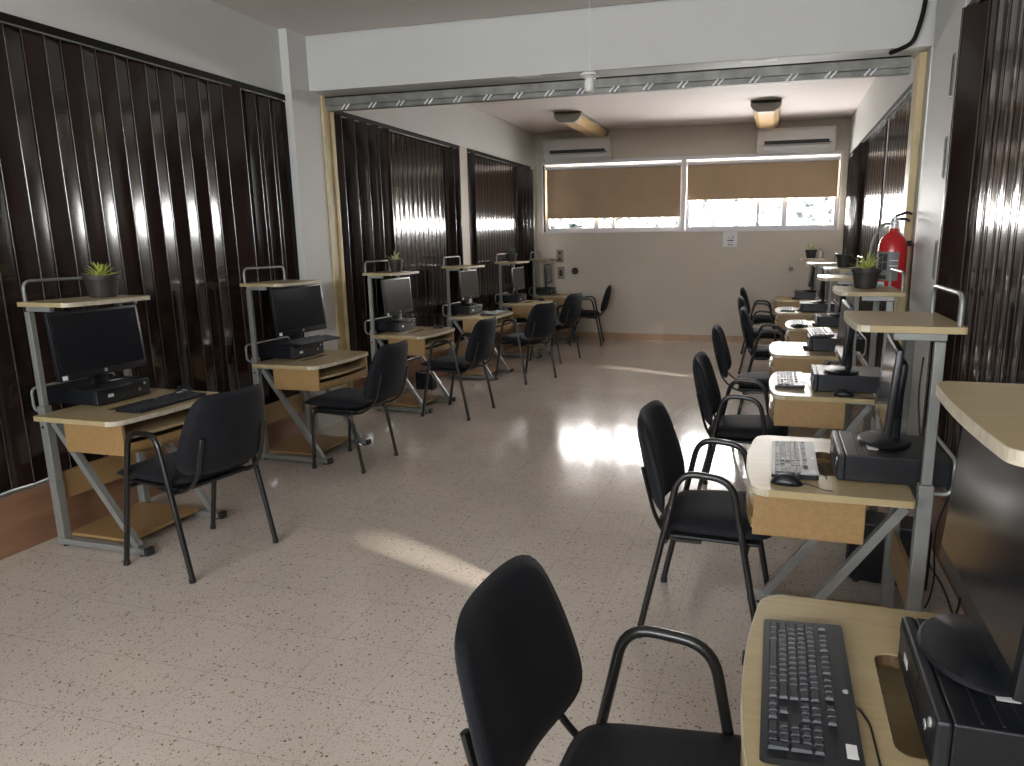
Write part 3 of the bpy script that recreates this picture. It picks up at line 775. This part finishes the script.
short = {'L1': 'nearest left desk below the succulent', 'L2': 'left desk by the white column', 'L3': 'left desk under the pale potted plant', 'L4': 'fourth left desk', 'L5': 'left desk under the dim dark pot', 'L6': 'far left desk by the wall plates',
         'R1': 'foreground right desk cut by the photo edge', 'R2': 'right desk beside the near dark partition', 'R3': 'right desk before the fire extinguisher', 'R4': 'fourth right desk', 'R5': 'set-back right desk', 'R6': 'sixth right desk', 'R7': 'last right desk by the back wall'}
# computer cases: u of centre, v of centre, turn
PC = {'L1': (.025, .05, 0, .9), 'L2': (.07, .03, -4, 1), 'L3': (.02, .06, 0, .9), 'L4': (.04, .03, -3, .95), 'L5': (.03, .05, 0, .95), 'L6': (.03, .05, 0, .95),
      'R1': (.105, .03, 0, 1), 'R2': (.09, .045, 0, 1), 'R3': (.168, .062, 0, 1), 'R4': (.116, -.05, 0, 1), 'R5': (.12, .0, 0, 1), 'R6': (.126, .03, 0, 1), 'R7': (.107, .0, 0, 1)}
MO = {'L1': (.22, -.085, 0, 1.02), 'L2': (.20, .02, -4, 1.06), 'L3': (.19, -.10, 0, 1), 'L4': (.13, .03, 0, 1.0), 'L5': (.16, .0, 0, .92), 'L6': (.15, .0, 8, .92),
      'R1': (.185, -.02, 0, 1.0), 'R2': (.105, .0, -4, .92), 'R3': (.205, .10, 0, .95), 'R4': (.02, -.0, 0, .88), 'R5': (.10, .0, 0, 1), 'R6': (.10, .02, 0, 1), 'R7': (.10, 0, 0, 1)}
for k, (u, v, dr, sx) in PC.items(): put('pc', pc_proto, k, u, v, .7405, dr, 'flat black desktop computer on the '+short[k]).scale = (sx, 1, 1)
for k, (u, v, dr, sx) in MO.items(): put('mon', monitor_proto, k, u, v, .8437, dr, 'black monitor standing on the computer of the '+short[k]).scale = (sx, sx, sx)
gone = []
for o in list(COL.objects):
    q = o
    while q.parent: q = q.parent
    if q.get('label', '').startswith('black monitor') and 'foreground' in q['label'] and o.name.split('.')[0] in ('sticker', 'badge', 'badge_letters'): gone.append(o)
for o in gone: bpy.data.objects.remove(o)
for k, u, v, z, dr, kd in (('R1', .485, .015, .7405, 0, 'kb1'), ('R2', .428, .005, .7405, 0, 'kb1'), ('L1', .47, .035, .7405, 0, 'kb1'), ('R3', .487, -.06, .7405, 0, 'kb2'),
                           ('L4', .45, .05, .7405, -3, 'kb2'), ('R5', .478, -.03, .7405, 0, 'kb2'), ('R6', .46, .0, .7405, 0, 'kb2')):
    put(kd, (lambda: kb_proto(True)) if kd == 'kb1' else (lambda: kb_proto(False)), k, u, v, z, dr, 'black keyboard lying on the '+short[k])
for k, u, v, z, dr, tilt in (('L2', .345, -.05, .866, -4, 3), ('R4', .225, -.04, .854, 2, 3)):
    o = put('kb2', lambda: kb_proto(False), k, u, v, z, dr, 'black keyboard resting on top of the computer of the '+short[k])
    o.rotation_euler = (0, math.radians(tilt), o.rotation_euler.z)
for k, u, v, z, dr, lb in (('L1', .33, .325, .7405, 10, 'black mouse at the far end of the keyboard on the nearest left desk'), ('R2', .45, .285, .7405, 0, ''), ('L3', .42, .26, .7405, 20, ''),
                           ('L5', .42, .28, .7405, 0, ''), ('R3', .20, .305, .7405, 0, ''), ('R5', .48, .255, .7405, 10, '')):
    put('mouse', mouse_proto, k, u, v, z, dr, lb or 'black mouse lying on the '+short[k])

# ------------------------------------------------------------------ potted plants
def plant(st, u, v, z, r, h, kind, label, loc=None):
    x, y, zz = loc or W(st, u, v, z)
    t = thing('potted_plant', label, 'plant', (x, y, zz), random.random()*6, 'small potted plants on the shelves')
    MB().lathe([(0, 0), (r*.70, 0), (r*.76, h*.03), (r*.95, h*.78), (r*1.03, h*.80), (r*1.05, h), (r*.93, h), (r*.9, h*.88), (0, h*.88)], n=28).build('pot', 'pot', t, True)
    MB().lathe([(0, h*.885), (r*.86, h*.885), (r*.6, h*.94), (0, h*.96)], n=20).build('soil', 'soil', t, True)
    mb = MB(); rnd = random.Random(st+kind)
    def blade(az, el, ln, w, curl, base):
        d = Vector((math.cos(az)*math.cos(el), math.sin(az)*math.cos(el), math.sin(el))); side = Vector((-math.sin(az), math.cos(az), 0)); up = side.cross(d)*-1
        pts = []
        for k in range(7):
            s = k/6; c = base+d*ln*s+up*curl*ln*s*s; ww = w*(.55+1.2*s-1.75*s*s) if s < 1 else 0
            ww = max(ww, .0006); th = max(w*.35*(1-s), .0006)
            pts.append([mb.bm.verts.new(c+side*ww), mb.bm.verts.new(c+up*th*.4), mb.bm.verts.new(c-side*ww), mb.bm.verts.new(c-up*th)])
        for a, b in zip(pts, pts[1:]):
            for i in range(4): mb.bm.faces.new((a[i], a[(i+1) % 4], b[(i+1) % 4], b[i]))
        mb.bm.faces.new(pts[0][::-1]); mb.bm.faces.new(pts[-1])
    b0 = Vector((0, 0, h*.92))
    if kind == 'rosette':
        for ring, n, el, ln in ((0, 9, .35, 1.15), (1, 8, .75, 1.1), (2, 6, 1.1, 1.0), (3, 3, 1.4, .8)):
            for k in range(n): blade(k*2*PI/n+ring*.4+rnd.uniform(-.15, .15), el+rnd.uniform(-.1, .1), r*ln*rnd.uniform(.85, 1.1), r*.16, -.12, b0)
    elif kind == 'agave':
        for ring, n, el, ln in ((0, 8, .45, 1.35), (1, 8, .8, 1.45), (2, 6, 1.15, 1.4)):
            for k in range(n): blade(k*2*PI/n+ring*.45+rnd.uniform(-.2, .2), el+rnd.uniform(-.12, .12), r*ln*rnd.uniform(.8, 1.15), r*.10, -.1, b0)
    elif kind in ('leafy', 'dim'):
        for k in range(16): blade(rnd.uniform(0, 6.28), rnd.uniform(.3, 1.4), r*rnd.uniform(.9, 1.7), r*.24, -.2, b0)
    elif kind == 'sprout':
        for k in range(4): blade(k*1.6, 1.3, r*rnd.uniform(.8, 1.2), r*.15, 0, b0)
    mb.build('leaves', {'rosette': 'leaf', 'agave': 'leaf', 'leafy': 'leaf2', 'sprout': 'leaf3', 'dim': 'leaf3'}[kind], t, 'all')
    return t
plant('L1', .065, .12, 1.3025, .088, .12, 'rosette', 'yellow-green succulent in a dark pot on the nearest left shelf')
plant('L3', .05, .15, 1.3025, .066, .112, 'leafy', 'pale leafy plant in a dark pot on the third left shelf')
plant('L5', .10, -.08, 1.3025, .08, .11, 'dim', 'dim leafy plant in a dark pot on the fifth left shelf')
plant('R3', .09, -.09, 1.3025, .078, .112, 'agave', 'spiky yellow-green plant in a dark pot before the fire extinguisher')
plant('R5', .07, -.15, 1.3025, .080, .125, 'sprout', 'dark pot with a short dark sprout on the set-back right shelf')
plant('R7', .105, -.15, 1.3025, .08, .12, 'leafy', 'small plant in a dark pot on the farthest right shelf')

# a small white figurine-like bottle on the farthest right shelf
x, y, z = W('R7', -.025, -.15, 1.3025)
t = thing('small_bottle', 'small pale bottle beside the pot on the farthest right shelf', 'bottle', (x, y, z))
MB().lathe([(0, 0), (.026, 0), (.028, .01), (.028, .075), (.012, .10), (.012, .115), (0, .115)], n=18).build('body', 'porcelain', t, True)
MB().lathe([(0, .1152), (.014, .1152), (.014, .135), (0, .135)], n=14).build('cap', 'steel', t, True)

# ------------------------------------------------------------------ floor boxes and cables
t = thing('power_unit', 'black tower unit with a white label on the floor beyond the second right desk', 'power unit', (.57, 3.46, 0), PI-.15)
MB().box((-.18, -.09, .012), (.15, .09, .30), .008).build('case', 'plastic', t)
f = MB().box((.1505, -.088, .014), (.172, .088, .298), .008).build('front_bezel', 'plastic2', t)
MB().box((.1722, -.03, .03), (.173, .045, .055)).build('sticker', 'sticker', f)
for k in range(5): MB().box((.1722, -.07, .15+k*.022), (.1735, .07, .158+k*.022)).build('vent_slot', 'acslot', f)
for sx in (-.14, .12):
    for sy in (-.07, .07): MB().lathe([(0, 0), (.014, 0), (.014, .0125), (0, .0125)], (sx, sy, 0), 10).build('foot', 'cap', t)
t = thing('power_unit', 'black box with a yellow label on the floor behind the third left desk', 'power unit', (-3.60, 7.02, .0), 0)
MB().box((-.1, -.06, .01), (.1, .06, .2), .008).build('case', 'plastic', t)
MB().box((.1002, -.01, .12), (.1012, .03, .15)).build('sticker', mat('yellow_sticker', (.6, .5, .05), .5), t)
for sx in (-.08, .08): MB().box((sx-.01, -.05, 0), (sx+.01, .05, .0105)).build('foot', 'cap', t)
def cable(pts, r, label, group='loose black cables'):
    o = MB().tube(fillet(pts, .12, 6), r, 6).build('power_cable', 'blackrub', None, True); tag(o, label, 'cable', group); return o
cable([(.78, 3.02, .55), (.80, 3.05, .2), (.80, 3.1, .006), (.82, 3.42, .006), (.80, 3.75, .006), (.84, 4.0, .006)], .005, 'black cable dropping behind the second right desk to the floor')
cable([(.72, 2.55, .006), (.64, 2.45, .006), (.70, 2.25, .006), (.79, 2.35, .006), (.83, 2.6, .006)], .005, 'black cable looped on the floor behind the foreground right desk')
cable([(.80, 3.25, .62), (.72, 3.27, .35), (.75, 3.30, .1), (.73, 3.27, .006), (.70, 3.2, .006)], .004, 'thin black cable hanging beside the black tower unit')
cable([(-3.60, 3.52, .60), (-3.56, 3.58, .38), (-3.60, 3.7, .2), (-3.64, 3.85, .006)], .004, 'black cable hanging between the two nearest left desks')
cable([(.80, 4.25, .95), (.78, 4.2, .75), (.81, 4.1, .4), (.79, 4.05, .006)], .005, 'black cable dangling at the foot of the right column')
cable([(.75, 2.95, 1.1), (.71, 2.85, 1.0), (.75, 2.8, .86), (.77, 2.9, .74), (.76, 2.95, .6)], .004, 'black monitor cable curling behind the second right screen')

# ------------------------------------------------------------------ light
w = bpy.data.worlds.new('sky'); sc.world = w; w.use_nodes = True
bg = w.node_tree.nodes['Background']; bg.inputs['Color'].default_value = (.98, .98, 1.0, 1); bg.inputs['Strength'].default_value = 5.5
def area(name, loc, rot, sx, sy, power, col):
    l = bpy.data.lights.new(name, 'AREA'); l.shape = 'RECTANGLE'; l.size = sx; l.size_y = sy; l.energy = power; l.color = col
    o = bpy.data.objects.new(name, l); COL.objects.link(o); o.location = loc; o.rotation_euler = rot; return o
area('daylight_back_window', (-1.37, YB+.6, 1.85), (-PI/2-.35, 0, 0), 4.4, .9, 950, (1, .95, .92))
area('daylight_rear_window', (-1.4, YR-.45, 2.22), (PI/2, 0, 0), 4.2, 1.05, 620, (.93, .96, 1))
sun = bpy.data.lights.new('sun', 'SUN'); sun.energy = 8; sun.angle = math.radians(3.5); sun.color = (1, .93, .82)
so = bpy.data.objects.new('sun', sun); COL.objects.link(so)
so.rotation_euler = Vector((-1, .4, -.85)).to_track_quat('-Z', 'Y').to_euler()

# ------------------------------------------------------------------ camera
yaw, pitch, roll, f = CAM = (.2809, .2063, -.0084, 721.16)
cy, sy = math.cos(yaw), math.sin(yaw); cp, sp = math.cos(pitch), math.sin(pitch); cr, sr = math.cos(roll), math.sin(roll)
fwd = Vector((-sy, cy, 0)); right = Vector((cy, sy, 0)); up = Vector((0, 0, 1))
f2 = fwd*cp-up*sp; u2 = up*cp+fwd*sp; r3 = right*cr+u2*sr; u3 = u2*cr-right*sr
cam = bpy.data.cameras.new('camera'); co = bpy.data.objects.new('camera', cam); COL.objects.link(co)
co.matrix_world = Matrix(((r3.x, u3.x, -f2.x, 0), (r3.y, u3.y, -f2.y, 0), (r3.z, u3.z, -f2.z, 1.5865), (0, 0, 0, 1)))
cam.sensor_fit = 'HORIZONTAL'; cam.sensor_width = 36; cam.lens = f*36/1024; cam.clip_start = .05; cam.shift_x = -52.8/1024; cam.shift_y = 8.1/1024
sc.camera = co
sc.view_settings.view_transform = 'Standard'; sc.view_settings.look = 'None'; sc.view_settings.exposure = .92; sc.view_settings.gamma = 1
sc.view_settings.use_curve_mapping = False
